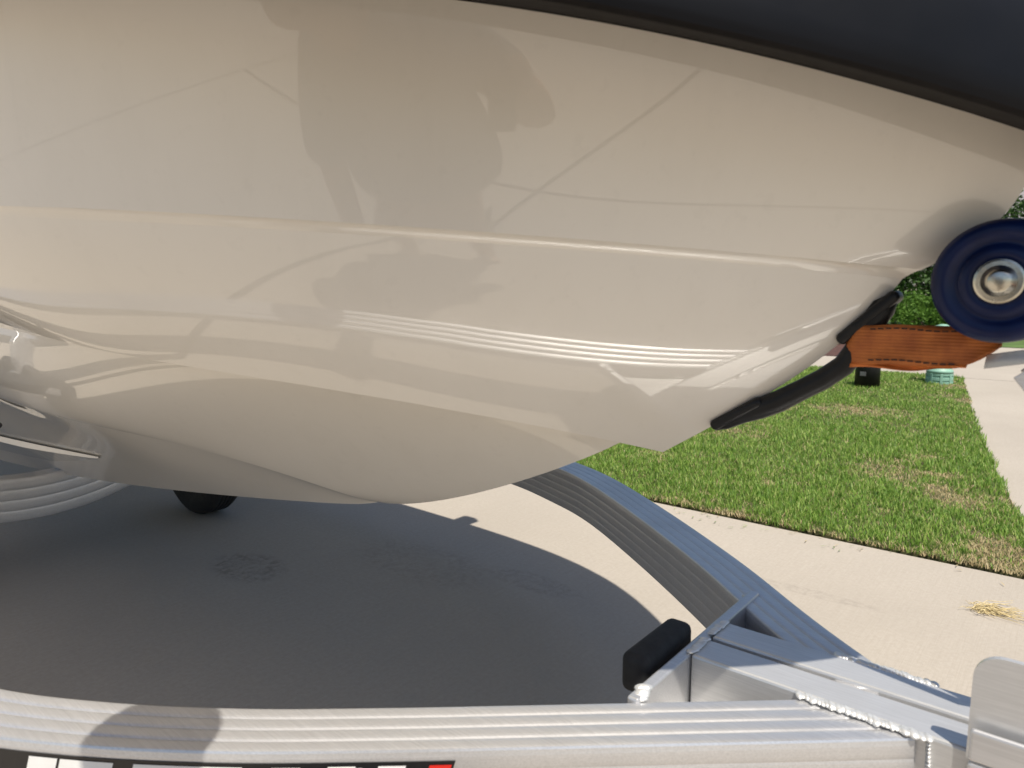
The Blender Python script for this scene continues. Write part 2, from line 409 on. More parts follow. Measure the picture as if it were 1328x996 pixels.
class Mirror:
    """collects strips for starboard and port"""
    def __init__(s): s.v, s.f = [], []
    def strip(s, A, B, lead=None, nu=150, nv=14, bulge=0.0, bshape=0):
        for side in (-1, 1):
            o = len(s.v)
            P = np.empty((nu+1, nv+1, 3))
            for i in range(nu+1):
                t = i/nu; a, c = A(t), B(t)
                for j in range(nv+1):
                    q = j/nv; p = a*(1-q)+c*q
                    if bulge:
                        bs = 4*q*(1-q) if not bshape else 6.75*q*q*(1-q)*.85+.15*4*q*(1-q)
                        p = p+np.array([0, bulge*bs*(1-math.exp(-t*9)), 0])
                    P[i, j] = p
            if lead is not None:
                lead_ = np.array(lead); d = np.concatenate([[0], np.cumsum(np.linalg.norm(np.diff(lead_, axis=0), axis=1))]); d /= d[-1]
                for j in range(nv+1):
                    tgt = np.array([np.interp(j/nv, d, lead_[:, k]) for k in range(3)])
                    dev = tgt-P[0, j]
                    for i in range(nu+1): P[i, j] += dev*max(0, 1-i/nu*2.2)**3
            for i in range(nu+1):
                for j in range(nv+1): s.v.append((P[i, j, 0], side*max(P[i, j, 1], 0), P[i, j, 2]))
            for i in range(nu):
                for j in range(nv):
                    q = (o+i*(nv+1)+j, o+(i+1)*(nv+1)+j, o+(i+1)*(nv+1)+j+1, o+i*(nv+1)+j+1)
                    s.f.append(q if side < 0 else q[::-1])
    def sweep(s, stem, A, B, nu=150, sec=None):
        """stem curve (s, 0, z) from line A to line B carried aft along the plan curve; rises blend between A and B"""
        n = len(stem); d = np.concatenate([[0], np.cumsum(np.linalg.norm(np.diff(stem, axis=0), axis=1))]); d /= d[-1]
        for side in (-1, 1):
            o = len(s.v)
            for i in range(nu+1):
                x = 7.4*(i/nu)**1.8
                be = (1-math.exp(-x/.20)) if sec is not None else 0.0
                zA, zB = stem[0][2]+A.r(x), stem[-1][2]+B.r(x); s0_, s1_ = stem[0][0]+A.so(x), stem[-1][0]+B.so(x)
                for j in range(n):
                    fs = (stem[j][0]-stem[0][0])/(stem[-1][0]-stem[0][0]); fz = (stem[j][2]-stem[0][2])/(stem[-1][2]-stem[0][2])
                    if be:
                        pr_, ps_ = section(sec[0]+(sec[1]-sec[0])*min(1, max(0, (x-.45)/.55)), sec[2], sec[3], n)
                        fs = fs*(1-be)+pr_[j]*be; fz = fz*(1-be)+ps_[j]*be
                    s.v.append((s0_+(s1_-s0_)*fs-x, side*plan(x, A.m+(B.m-A.m)*fs, A.wm+(B.wm-A.wm)*fs, bl=A.bl+(B.bl-A.bl)*fs**4), zA+(zB-zA)*fz))
            for i in range(nu):
                for j in range(n-1):
                    q = (o+i*n+j, o+(i+1)*n+j, o+(i+1)*n+j+1, o+i*n+j+1); s.f.append(q if side < 0 else q[::-1])
    def build(s, name, mat, parent): return mk(name, s.v, s.f, mat, parent, True)
def spl(pts, n=24):
    pts = np.array(pts); t = np.linspace(0, 1, len(pts)); c = [np.polyfit(t, pts[:, k], min(3, len(pts)-1)) for k in range(pts.shape[1])]
    tt = np.linspace(0, 1, n); out = np.stack([np.polyval(q, tt) for q in c], 1); out[0] = pts[0]; out[-1] = pts[-1]; return out
H_ = Mirror()
d1 = .011
# upper flare, bead, lower flare, ledge, bow side, forefoot
KW = .016
H_.sweep(spl([(-.085, 0, 1.563), (-.098, 0, 1.50), (-.135, 0, 1.44), (-.223, 0, 1.366+d1)], 24), G, L1, sec=(1.0, 1.0, 17, 14))
H_.sweep(spl([(-.223, 0, 1.366+d1), (-.236, 0, 1.372), (-.250, 0, 1.366-d1*.3)], 6), L1, L1)
NQ = 30
H_.sweep(spl([(-.250, 0, 1.366-d1*.3), (-.288, 0, 1.312), (-.337, 0, 1.255), (-.398, 0, 1.203), (-.471, 0, 1.146), (-.551, 0, 1.092), (-.663, 0, 1.018)], NQ), L1, L2, sec=(.6, .85, 21, 54))
H_.strip(lambda t: L2(t), lambda t: L2I(t), nv=4)
H_.sweep(spl([(-.763, 0, 1.024), (-.889, 0, .961), (-1.067, 0, .876), (-1.333, 0, .786), (-1.55, 0, .741)], 30), L2I, L3)
H_.strip(lambda t: L3(t), lambda t: KEEL(t), nv=18, bulge=-.010)
hull = H_.build('hull', GEL, boat)
# transom
tp = [G(1), L1(1), L2(1), L3(1), KEEL(1)]
tv = [(p[0], -p[1], p[2]) for p in tp]+[(p[0], p[1], p[2]) for p in tp[-2::-1]]
mk('transom', tv, [tuple(range(len(tv)))], GEL, boat)
# lifting strake on each bottom panel
for sd_ in (-1, 1):
    v, f = [], []; n = 60
    for i in range(n+1):
        t = i/n; s = -3.02+(STERN+3.02)*t; k = min(1, t*6)**.7
        q = .36; a = L3.w(s)*q; zt = KEEL.z(s)+(L3.z(s)-KEEL.z(s))*q
        # triangular section: upper root, outer lip, lower root
        wd_ = .075*k+.004; dp = .030*k+.001
        q2 = max(q-.20*k, .1); a2 = L3.w(s)*q2; z2 = KEEL.z(s)+(L3.z(s)-KEEL.z(s))*q2
        v += [(s, sd_*(a+.002), zt+.004), (s, sd_*(a+.003), zt-.022*k-.002), (s, sd_*(a-.004*k), zt-.028*k-.002), (s, sd_*(a2-.004), z2-.001)]
    for i in range(n):
        for j in range(3):
            qd = (4*i+j, 4*i+4+j, 4*i+5+j, 4*i+1+j); f.append(qd if sd_ < 0 else qd[::-1])
    mk('strake', v, f, GEL, boat, False)
# overhanging black gunwale: underside, lip and topsides
def curve_strips(name, offs, mat, nu=150):
    M = Mirror()
    def ln(a): return lambda t: (a[0](t, a[1], a[2])+np.array([a[3]*max(0, 1-t*6), 0, 0]))
    for (a, c) in zip(offs, offs[1:]): M.strip(ln(a), ln(c), nv=2, nu=nu)
    o = M.build(name, mat, boat)
    bm = bmesh.new(); bm.from_mesh(o.data); bmesh.ops.remove_doubles(bm, verts=bm.verts, dist=.0004); bm.to_mesh(o.data); bm.free()
    return o
curve_strips('gunwale_underside', [(G, -.012, .004, -.01), (G, .004, .002, .0), (EDGE, -.030, .004, -.03), (EDGE, -.012, -.001, -.012), (EDGE, -.003, .004, -.003)], VINYL)
curve_strips('topsides', [(EDGE, -.003, .004, -.003), (EDGE, .003, .016, .003), (EDGE, .003, .06, .003), (EDGE, -.004, .12, -.006), (EDGE, -.03, .17, -.03), (EDGE, -.09, .20, -.09), (EDGE, -.17, .208, -.17)], BLACKGEL)
dv, df = [], []
for i in range(61):
    p = EDGE((i/60)**.7*.999+.0005); q = np.array([p[0]-.15*max(0, 1-i/12), max(p[1]-.15, .01), p[2]+.207])
    dv += [(q[0], -q[1], q[2]), (q[0], 0, q[2]+.03), (q[0], q[1], q[2])]
for i in range(60):
    for j in range(2): df.append((3*i+j, 3*i+1+j, 3*i+4+j, 3*i+3+j))
mk('deck', dv, df, plain('deck_gelcoat', (.70, .68, .64), .45), boat, True)
# windscreen: raked wrap-around panes behind the bow cockpit
GLASSD = plain('smoked_acrylic', (.03, .03, .035), .08, 0, .05, 5)
for sd_ in (-1, 1):
    bm = bmesh.new()
    a = [(-1.72, sd_*.86, 1.90), (-2.75, sd_*.93, 1.91), (-2.70, sd_*.86, 2.16), (-2.05, sd_*.82, 2.20)]
    b_ = [(p[0], p[1]-sd_*.012, p[2]) for p in a]
    va = [bm.verts.new(p) for p in a]; vb = [bm.verts.new(p) for p in b_]
    bm.faces.new(va); bm.faces.new(vb[::-1])
    for i in range(4): bm.faces.new((va[i], vb[i], vb[(i+1) % 4], va[(i+1) % 4]))
    from_bm('windscreen_pane', bm, GLASSD, boat)
bm = bmesh.new(); box(bm, (-1.83, 1.03, 2.33), (.10, .20, .13), .02); tube(bm, [(-1.95, .84, 2.05), (-1.86, .98, 2.30)], .018, 8)  # unseen box on a stalk, added to cast the kink in the boat's shadow
from_bm('shadow_kink_block', bm, BLACKPL, boat)
# bow eye: black moulded handle with flared feet, in the centre plane
bm = bmesh.new()
P = [(-.556, 1.088), (-.535, 1.101), (-.505, 1.118), (-.47, 1.133), (-.435, 1.150), (-.397, 1.174), (-.362, 1.196), (-.330, 1.222), (-.312, 1.25), (-.300, 1.275), (-.288, 1.30), (-.275, 1.322), (-.262, 1.336)]
RD = [.008, .016, .018, .020, .020, .0185, .0185, .0185, .0185, .0185, .020, .020, .010]
tube(bm, [(s, 0, z-.004) for s, z in P], RD, 14)
for (s0, z0, s1, z1) in ((-.556, 1.090, -.462, 1.150), (-.338, 1.262, -.252, 1.345)):
    c = ((s0+s1)/2, 0, (z0+z1)/2-.004); ang = math.atan2(z1-z0, s1-s0)
    box(bm, c, (math.hypot(s1-s0, z1-z0), .046, .020), .009, Matrix.Rotation(-ang, 3, 'Y'), 3)
from_bm('bow_eye', bm, BLACKPL, boat, True)

# ------------------------------------------------------------------ trailer
tr = empty('boat_trailer'); place(tr)
tag(tr, 'welded ribbed aluminium boat trailer on the driveway under the boat', 'trailer')
RZ = .65
def rail_profile(w=.118, h=.152, ribs=4, depth=.0026):
    pr = []
    n = ribs*8
    for i in range(n+1):                      # top, from inner (0) to outer (w)
        u = i/n; ph = (u*ribs) % 1
        z = -depth*(abs(2*ph-1)**3) if .02 < u < .98 else -depth*.9
        pr.append((u*w, z))
    pr[0] = (.002, -.0045); pr[-1] = (w-.002, -.0045)
    m = 5
    def side(d, sgn, z0, z1, rev):
        out = []
        for i in range(m*6+1):
            u = i/(m*6); ph = (u*m) % 1
            out.append((d-sgn*(.0014*(abs(2*ph-1)**3)), z0+(z1-z0)*u))
        return out[::-1] if rev else out
    pr += side(w, 1, -.008, -h+.006, False)
    pr += [(w-.006, -h), (.006, -h)]
    pr += side(0, -1, -.008, -h+.006, True)
    return pr
def catmull(pts, per=10):
    pts = [np.array(p, float) for p in pts]; out = []
    P_ = [2*pts[0]-pts[1]]+pts+[2*pts[-1]-pts[-2]]
    for i in range(1, len(P_)-2):
        for k in range(per):
            t = k/per; a, b2, c, d = P_[i-1:i+3]
            out.append(.5*((2*b2)+(-a+c)*t+(2*a-5*b2+4*c-d)*t*t+(-a+3*b2-3*c+d)*t**3))
    out.append(P_[-2]); return out
def sweep(name, path, side, prof, mat, parent, zf=lambda i, n: RZ):
    """path = inner-edge polyline (s, o); section grows outward (side = -1 starboard, +1 port)"""
    n = len(path); v, f = [], []; m = len(prof)
    for i, p in enumerate(path):
        t = path[min(i+1, n-1)]-path[max(i-1, 0)]; t = t/np.linalg.norm(t)
        nrm = np.array([-t[1], t[0]])
        if nrm[1]*side < 0: nrm = -nrm
        z = zf(i, n)
        for (d, h) in prof: v.append((p[0]+nrm[0]*d, p[1]+nrm[1]*d, z+h))
    for i in range(n-1):
        for j in range(m):
            a, b2 = i*m+j, i*m+(j+1) % m; q = (a, b2, b2+m, a+m)
            f.append(q if side < 0 else q[::-1])
    f.append(tuple(range(m))[::-1]); f.append(tuple(range((n-1)*m, n*m)))
    o = mk(name, v, f, mat, parent)
    bm = bmesh.new(); bm.from_mesh(o.data); bmesh.ops.recalc_face_normals(bm, faces=bm.faces); bm.to_mesh(o.data); bm.free()
    return o
NEAR = [(-.245, -.005), (-.341, -.090), (-.512, -.240), (-.72, -.423), (-.876, -.559), (-1.053, -.706), (-1.248, -.842), (-1.46, -.955), (-1.75, -1.05), (-2.2, -1.10), (-3.2, -1.11), (-7.6, -1.11)]
FAR = [(-.27, -.03), (-.41, .075), (-.528, .173), (-.74, .360), (-1.057, .605), (-1.382, .830), (-1.626, .949), (-1.95, 1.06), (-2.4, 1.12), (-3.2, 1.15), (-7.6, 1.15)]
PROF = rail_profile()
near_path = catmull(NEAR, 8); far_path = catmull(FAR, 8)
sweep('frame_rail', near_path, -1, PROF, ALU, tr)
sweep('frame_rail', far_path, 1, PROF, ALU, tr)
# tongue: two channels with a slot between them
def bar(name, s0, s1, o0, o1, z0, z1, mat, bev=.005, parent=tr):
    bm = bmesh.new(); box(bm, ((s0+s1)/2, (o0+o1)/2, (z0+z1)/2), (abs(s1-s0), abs(o1-o0), z1-z0), bev)
    return from_bm(name, bm, mat, parent)
ALU_T = mat_alu('tongue_aluminium', (.66, .66, .66), .36, .6, (2, 50, 50))
bar('tongue_beam', -.548, 1.35, -.086, -.008, .545, .657, ALU_T)
bar('tongue_beam', -.548, 1.35, .008, .086, .545, .657, ALU_T)
bar('tongue_web', -.546, 1.34, -.0078, .0078, .552, .628, ALU_T, .001)
# bracket between the rails, its lower gusset plate and the keel bumper
bm = bmesh.new()
box(bm, (-.561, -.005, .598), (.022, .56, .118), .004)
from_bm('cross_plate', bm, ALU, tr)
mk('gusset_plate', [(-.552, -.30, .545), (-.552, .30, .545), (-.22, .02, .545), (-.22, -.02, .545), (-.552, -.30, .538), (-.552, .30, .538), (-.22, .02, .538), (-.22, -.02, .538)],
   [(0, 3, 2, 1), (4, 5, 6, 7), (0, 4, 7, 3), (1, 2, 6, 5), (0, 1, 5, 4), (2, 3, 7, 6)], ALU_T, tr)
bm = bmesh.new(); box(bm, (-.616, -.088, .634), (.056, .200, .078), .016, None, 4)
from_bm('keel_bumper', bm, RUBBER, tr, True)
# weld beads
def weld(p0, p1, rad=.009, step=.0062):
    bm = bmesh.new(); p0, p1 = Vector(p0), Vector(p1); L = (p1-p0).length; n = max(1, int(L/step)); d = (p1-p0).normalized()
    side = Vector((-d.y, d.x, 0))
    for i in range(n+1):
        c = p0+d*(i*step+random.uniform(-.0015, .0015))+side*random.uniform(-.0015, .0015)
        r = bmesh.ops.create_icosphere(bm, subdivisions=2, radius=rad*random.uniform(.85, 1.15))
        bmesh.ops.transform(bm, matrix=Matrix.Translation(c) @ Matrix.Rotation(math.atan2(d.y, d.x)+.5, 4, 'Z') @ Matrix.Diagonal((.62*random.uniform(.8, 1.2), 1.15*random.uniform(.85, 1.2), .42*random.uniform(.7, 1.2), 1)), verts=r['verts'])
    return from_bm('weld_bead', bm, WELD, tr, True)
weld((-.345, -.092, .655), (-.150, -.089, .655), .0105)
weld((-.330, .092, .655), (-.165, .089, .655), .0105)
weld((-.150, -.091, .646), (-.146, -.091, .57), .006)
weld((-.555, -.27, .652), (-.560, -.245, .658), .013)
weld((-.550, -.084, .660), (-.550, -.012, .660), .008)
weld((-.550, .012, .660), (-.550, .084, .660), .008)
weld((-.572, .245, .650), (-.560, .262, .652), .009)
weld((-.576, .20, .62), (-.576, .28, .53), .007)
# crossmember: dropped centre under the keel
xp = []
for i in range(41):
    o_ = -1.15+2.3*i/40; xp.append((o_, .255+.40*(o_+.12)**2 if abs(o_+.0) < .8 else None))
v, f = [], []; XS = -3.95
prof = []
for i in range(25):
    u = i/24; ph = (u*4) % 1; prof.append((.055-.0012*abs(2*ph-1)**3, .20*u))
prof += [(.05, .205), (-.05, .205), (-.055, .20), (-.055, 0), (-.05, -.004), (.05, -.004)]
NXM = 61
for i in range(NXM):
    o_ = -1.12+2.22*i/(NXM-1); zb = min(.245+.40*(o_+.12)**2, .56)
    zb = zb if zb < .54 else .54
    for (ds, dz) in prof: v.append((XS+ds, o_, zb+dz))
m_ = len(prof)
for i in range(NXM-1):
    for j in range(m_):
        a, b2 = i*m_+j, i*m_+(j+1) % m_; f.append((a, b2, b2+m_, a+m_))
f.append(tuple(range(m_))); f.append(tuple(range((NXM-1)*m_, NXM*m_))[::-1])
xm = mk('crossmember', v, f, ALU, tr)
bm = bmesh.new(); bm.from_mesh(xm.data); bmesh.ops.recalc_face_normals(bm, faces=bm.faces); bm.to_mesh(xm.data); bm.free()
# wheels: tyre > rim
def wheel(s, o, sgn):
    bm = bmesh.new(); r, w = .34, .20
    pr = [(-w/2+.02, .19), (-w/2, .23), (-w/2+.004, .30), (-w/2+.022, .328), (-w/2+.035, .337)]
    for k in range(5):
        a = -w/2+.045+k*.024; pr += [(a, r), (a+.016, r), (a+.018, r-.007), (a+.022, r-.007)]
    pr += [(w/2-.022, .328), (w/2-.004, .30), (w/2, .23), (w/2-.02, .19)]
    lathe(bm, pr, (s, o, r), 'y', 64)
    t = from_bm('tyre', bm, RUBBER, tr, True)
    bm = bmesh.new(); lathe(bm, [(-.07, .188), (-.06, .17), (-.03, .15), (-.02, .05), (.02, .05), (.03, .15), (.06, .17), (.07, .188)], (s, o, r), 'y', 40)
    from_bm('rim', bm, ALU, t)
    return t
wheel(-4.12, .80, 1); wheel(-4.12, -.80, -1)
bm = bmesh.new(); tube(bm, [(-4.12, -.9, .34), (-4.12, .9, .34)], .03, 12); from_bm('axle', bm, plain('galvanised_axle', (.35, .35, .36), .5, .8), tr)
# bunks carrying the hull
CARPET = plain('bunk_carpet', (.05, .05, .055), .95, 0, .3, 60, .6, 200)
for sd_ in (-1, 1):
    bm = bmesh.new(); box(bm, (-4.0, sd_*.62, .90), (2.6, .09, .05), .008, Matrix.Rotation(-sd_*R(38), 3, 'X')); b_ = from_bm('bunk', bm, CARPET, tr)
    for s in (-4.9, -3.2):
        bm = bmesh.new(); box(bm, (s, sd_*.66, .72), (.05, .05, .32), .004); from_bm('bunk_post', bm, ALU, b_)
# winch post, side plate, bow roller
bar('winch_post_foot', -.098, .26, -.112, -.098, .40, .765, ALU, .003)
def round_plate(name, s0, s1, z0, z1, o, th, rad, mat):
    bm = bmesh.new(); pts = []
    for k in range(9): a = R(180-90*k/8); pts.append((s0+rad+rad*math.cos(a), z1-rad+rad*math.sin(a)))
    for k in range(9): a = R(90-90*k/8); pts.append((s1-rad+rad*math.cos(a), z1-rad+rad*math.sin(a)))
    pts += [(s1, z0), (s0, z0)]
    va = [bm.verts.new((p[0], o, p[1])) for p in pts]; vb = [bm.verts.new((p[0], o+th, p[1])) for p in pts]
    bm.faces.new(va); bm.faces.new(vb[::-1]); n = len(pts)
    for i in range(n): bm.faces.new((va[i], vb[i], vb[(i+1) % n], va[(i+1) % n]))
    es = [e for e in bm.edges if all(v.co.y == o for v in e.verts) or all(v.co.y == o+th for v in e.verts)]
    bmesh.ops.bevel(bm, geom=es, offset=.002, segments=2, affect='EDGES')
    return from_bm(name, bm, mat, tr)
round_plate('winch_post_plate', -.100, .22, .56, .818, -.097, .010, .038, ALU_T)
# ribbed lower cover in front of the plate
bm = bmesh.new()
for k in range(5): box(bm, (.085, -.116, .715-.052*k-.03), (.36, .010, .049), .004)
o_ = bpy.data.objects.get('winch_post_foot'); bpy.data.objects.remove(o_)
from_bm('winch_post_foot', bm, ALU, tr)
bm = bmesh.new(); box(bm, (.085, .0, .97), (.075, .085, .66), .006, Matrix.Rotation(R(-7), 3, 'Y')); from_bm('winch_post', bm, ALU, tr)
for sd_ in (-1, 1):
    bm = bmesh.new(); box(bm, (-.005, sd_*.058, 1.16), (.20, .008, .055), .002, Matrix.Rotation(R(52), 3, 'Y')); from_bm('roller_arm', bm, ALU, tr)
bm = bmesh.new()
rp = [(-.072, .030), (-.076, .034), (-.076, .048), (-.070, .052), (-.070, .058), (-.077, .062), (-.077, .078), (-.070, .086), (-.05, .0885), (-.02, .078), (.0, .072), (.02, .078), (.05, .0885), (.070, .086), (.077, .078), (.077, .03)]
lathe(bm, rp, (-.113, 0, 1.358), 'y', 72)
rol = from_bm('bow_roller', bm, BLUE, tr, True)
bm = bmesh.new(); lathe(bm, [(-.0715, .031), (-.082, .031), (-.083, .028), (-.0835, .019)], (-.113, 0, 1.358), 'y', 40); from_bm('washer', bm, CHROME, rol)
bm = bmesh.new(); lathe(bm, [(-.082, .0225), (-.086, .022), (-.088, .017), (-.0925, .0165), (-.0945, .012), (-.0955, .004)], (-.113, 0, 1.358), 'y', 24); from_bm('axle_bolt', bm, CHROME, rol, True)
# winch with strap drum
ZINC = plain('zinc_plate', (.55, .54, .5), .4, .9)
bm = bmesh.new(); box(bm, (.42, 0, 1.08), (.20, .11, .012), .003)
for sd_ in (-1, 1): box(bm, (.42, sd_*.052, 1.13), (.19, .006, .10), .003)
from_bm('winch_frame', bm, ZINC, tr)
bm = bmesh.new(); box(bm, (.27, 0, 1.06), (.34, .07, .03), .004, Matrix.Rotation(R(-8), 3, 'Y')); from_bm('winch_shelf', bm, ALU, tr)
bm = bmesh.new(); lathe(bm, [(-.046, .060), (.0, .064), (.046, .060)], (.42, 0, 1.17), 'y', 32); from_bm('strap_drum', bm, STRAP, tr, True)
bm = bmesh.new(); tube(bm, [(.42, -.05, 1.16), (.42, -.10, 1.16)], .008, 10); tube(bm, [(.42, -.098, 1.16), (.53, -.102, 1.02)], .009, 10); tube(bm, [(.53, -.102, 1.02), (.53, -.19, 1.02)], .014, 12); from_bm('winch_handle', bm, BLACKPL, tr)
# tongue jack and coupler ahead of the winch
bm = bmesh.new(); tube(bm, [(.78, -.14, .14), (.78, -.14, .95)], .028, 14); box(bm, (.78, -.14, .985), (.09, .09, .07), .01); box(bm, (.78, -.105, .60), (.12, .03, .12), .003); from_bm('tongue_jack', bm, plain('jack_steel', (.5, .5, .5), .4, .9), tr)
bm = bmesh.new(); tube(bm, [(.78, -.165, .075), (.78, -.115, .075)], .075, 20); from_bm('jack_wheel', bm, RUBBER, tr)
bm = bmesh.new(); box(bm, (1.42, 0, .60), (.22, .13, .07), .02); from_bm('coupler', bm, BLACKPL, tr)

# decal on the outer face of the near rail: black band, white italic letters, red slash
pts = []; acc = 0
outer = []
for i, p in enumerate(near_path):
    t = near_path[min(i+1, len(near_path)-1)]-near_path[max(i-1, 0)]; t = t/np.linalg.norm(t); nrm = np.array([-t[1], t[0]])
    if nrm[1] > 0: nrm = -nrm
    outer.append(p+nrm*(.118))
outer = np.array(outer); oc = np.concatenate([[0], np.cumsum(np.linalg.norm(np.diff(outer, axis=0), axis=1))])
def on_face(u, z, off):
    """u = arc length aft from the front of the rail's outer face"""
    p = np.array([np.interp(u, oc, outer[:, k]) for k in range(2)]); q = np.array([np.interp(u+.01, oc, outer[:, k]) for k in range(2)])
    t = (q-p)/np.linalg.norm(q-p); nrm = np.array([-t[1], t[0]])
    if nrm[1] > 0: nrm = -nrm
    p = p+nrm*off; return (p[0], p[1], z)
def face_poly(bm, pts2, off):
    """pts2: (u, z) polygon subdivided along u"""
    vs = [bm.verts.new(on_face(u, z, off)) for u, z in pts2]; bm.faces.new(vs)
def para(bm, u0, u1, z0, z1, off, skew=.30, nseg=8):
    for k in range(nseg):
        a, b2 = u0+(u1-u0)*k/nseg, u0+(u1-u0)*(k+1)/nseg; sk = skew*(z1-z0)
        face_poly(bm, [(a, z1), (b2, z1), (b2+sk, z0), (a+sk, z0)], off)
INK = plain('decal_black', (.008, .008, .009), .3); PAPER = plain('decal_white', (.78, .78, .76), .35, 0, .04); RED = plain('decal_red', (.62, .02, .012), .35, 0, .05)
DZ1, DZ0 = RZ-.0175, RZ-.128
DECAL = dict(u0=.62, u1=1.9)

# ------------------------------------------------------------------ winch strap looped through the bow eye
st = empty('winch_strap'); place(st)
tag(st, 'orange webbing strap with dark stitching from the bow eye to the winch', 'strap')
def ribbon(name, path, mat, th=.0028, parent=st):
    """path: list of (s, o, zmid, halfwidth, tilt)"""
    v, f = [], []; n = len(path); m = 9
    for i, (s, o, z, hw, ti) in enumerate(path):
        a, b2 = path[max(i-1, 0)], path[min(i+1, n-1)]; d = Vector((b2[0]-a[0], b2[1]-a[1], 0)).normalized(); nr = Vector((d.y, -d.x, 0))
        for sgn in (1, -1):
            for j in range(m):
                q = -1+2*j/(m-1); p = Vector((s+hw*q*math.sin(ti)*.35, o+hw*q*math.sin(ti), z+hw*q*math.cos(ti)))+nr*(th/2*sgn+.0022*math.cos(q*3.2+i*.35))
                v.append(p)
    M2 = 2*m
    for i in range(n-1):
        for j in range(m-1):
            a = i*M2+j; f.append((a, a+1, a+M2+1, a+M2))
            a = i*M2+m+j; f.append((a+1, a, a+M2, a+M2+1))
        f.append((i*M2, i*M2+M2, i*M2+M2+m, i*M2+m)); f.append((i*M2+m-1, i*M2+2*m-1, i*M2+M2+2*m-1, i*M2+M2+m-1))
    f.append(tuple(range(m))+tuple(range(2*m-1, m-1, -1))); e = (n-1)*M2
    f.append(tuple(range(e+m-1, e-1, -1))+tuple(range(e+m, e+2*m)))
    o = mk(name, v, f, mat, parent, True)
    bm = bmesh.new(); bm.from_mesh(o.data); bmesh.ops.recalc_face_normals(bm, faces=bm.faces); bm.to_mesh(o.data); bm.free()
    return o
loop = []
for k in range(13):
    a = R(90+180*k/12)
    loop.append((-.318+.020*math.cos(a), -.0185*math.sin(a)*-1, 1.2575, .032, 0))
near_ = [(-.168+(-.318+.168)*t, .0185*(t)+.006*(1-t)*-0, 1.262-.004*t, .027+.005*t, 0) for t in np.linspace(0, 1, 16)]
pathA = []
for t in np.linspace(0, 1, 26):
    u_ = max(0, .30-t)/.30      # towards the winch the sewn end gathers
    pathA.append((-.110-.190*t, -.0205*(.45+.55*t), 1.257+.012*u_+.0015*math.sin(t*11), .032-.024*u_*u_, .35*u_+.05*math.sin(t*7)*(1-t)))
for k in range(1, 12):
    a = R(-90-180*k/12); pathA.append((-.302+.0225*math.cos(a)*1.0-.0, .0205*math.sin(a), 1.257, .032, 0))
for t in np.linspace(0, 1, 22): pathA.append((-.300+.190*t, .0205*(1-.5*t), 1.257+.012*max(0, t-.7)/.3, .032-.024*(max(0, t-.7)/.3)**2, .3*max(0, t-.55)))
ribbon('loop_end', pathA, STRAP)
# lower inner ply under the loop, sunlit brightness put into its orange
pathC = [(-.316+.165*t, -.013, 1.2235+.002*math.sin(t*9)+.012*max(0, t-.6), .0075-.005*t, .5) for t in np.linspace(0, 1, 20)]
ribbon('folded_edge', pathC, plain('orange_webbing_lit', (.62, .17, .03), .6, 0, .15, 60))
pathB = [(-.128+.51*t, -.010+.006*t, 1.238+.022*min(1, t*5)-.05*max(0, t-.3), .011, .25+1.2*max(0, t-.3)) for t in np.linspace(0, 1, 24)]
ribbon('winch_run', pathB, WHITE_STRAP)
bm = bmesh.new()
for zz in (.0255, -.0235):
    for k in range(11):
        t = .32+.65*k/11; s = -.110-.190*t; hw = .032
        box(bm, (s, -.0205*(.45+.55*t)-.0042, 1.257+.0015*math.sin(t*11)+zz*1.03), (.0082, .0012, .0022), 0, Matrix.Rotation(R(3), 3, 'Z'))
from_bm('stitching', bm, STITCH, st)['kind'] = 'stuff'

# ------------------------------------------------------------------ things on the lawn and beyond
PED = plain('pale_green_plastic', (.22, .40, .31), .5, 0, .1, 10, .1, 120)
def pedestal(x, y):
    e = empty('utility_pedestal'); e.location = (x, y, 0); e.rotation_euler = (0, 0, .4)
    bm = bmesh.new(); lathe(bm, [(0, .165), (.035, .165), (.04, .155), (.055, .155), (.06, .165), (.10, .165), (.105, .152), (.125, .152), (.13, .165), (.16, .165)], (0, 0, 0), 'z', 32); from_bm('base', bm, PED, e)
    for k in range(8):
        a = k*math.pi/4; bm = bmesh.new(); box(bm, (.162*math.cos(a), .162*math.sin(a), .08), (.016, .034, .15), .003, Matrix.Rotation(a, 3, 'Z')); from_bm('rib', bm, PED, e)
    bm = bmesh.new(); lathe(bm, [(.16, .168), (.20, .165), (.21, .142), (.66, .128), (.76, .118), (.815, .09), (.835, .04)], (0, 0, 0), 'z', 32); from_bm('cover', bm, PED, e, True)
    return tag(e, 'pale green round utility pedestal at the far right corner of the lawn', 'utility pedestal')
pedestal(6.0, 10.0)
e = empty('utility_box'); e.location = (4.80, 9.62, 0); e.rotation_euler = (0, 0, -.45)
bm = bmesh.new(); lathe(bm, [(0, .158), (.30, .153), (.44, .150), (.52, .13), (.545, .07)], (0, 0, 0), 'z', 40); from_bm('shell', bm, BLACKPL, e, True)
bm = bmesh.new(); box(bm, (-.058, -.143, .20), (.075, .012, .055), .002, Matrix.Rotation(-.38, 3, 'Z')); from_bm('plate', bm, plain('grey_plate', (.12, .12, .12), .4), e)
tag(e, 'black plastic cylinder housing standing on the lawn under the orange strap', 'utility box')

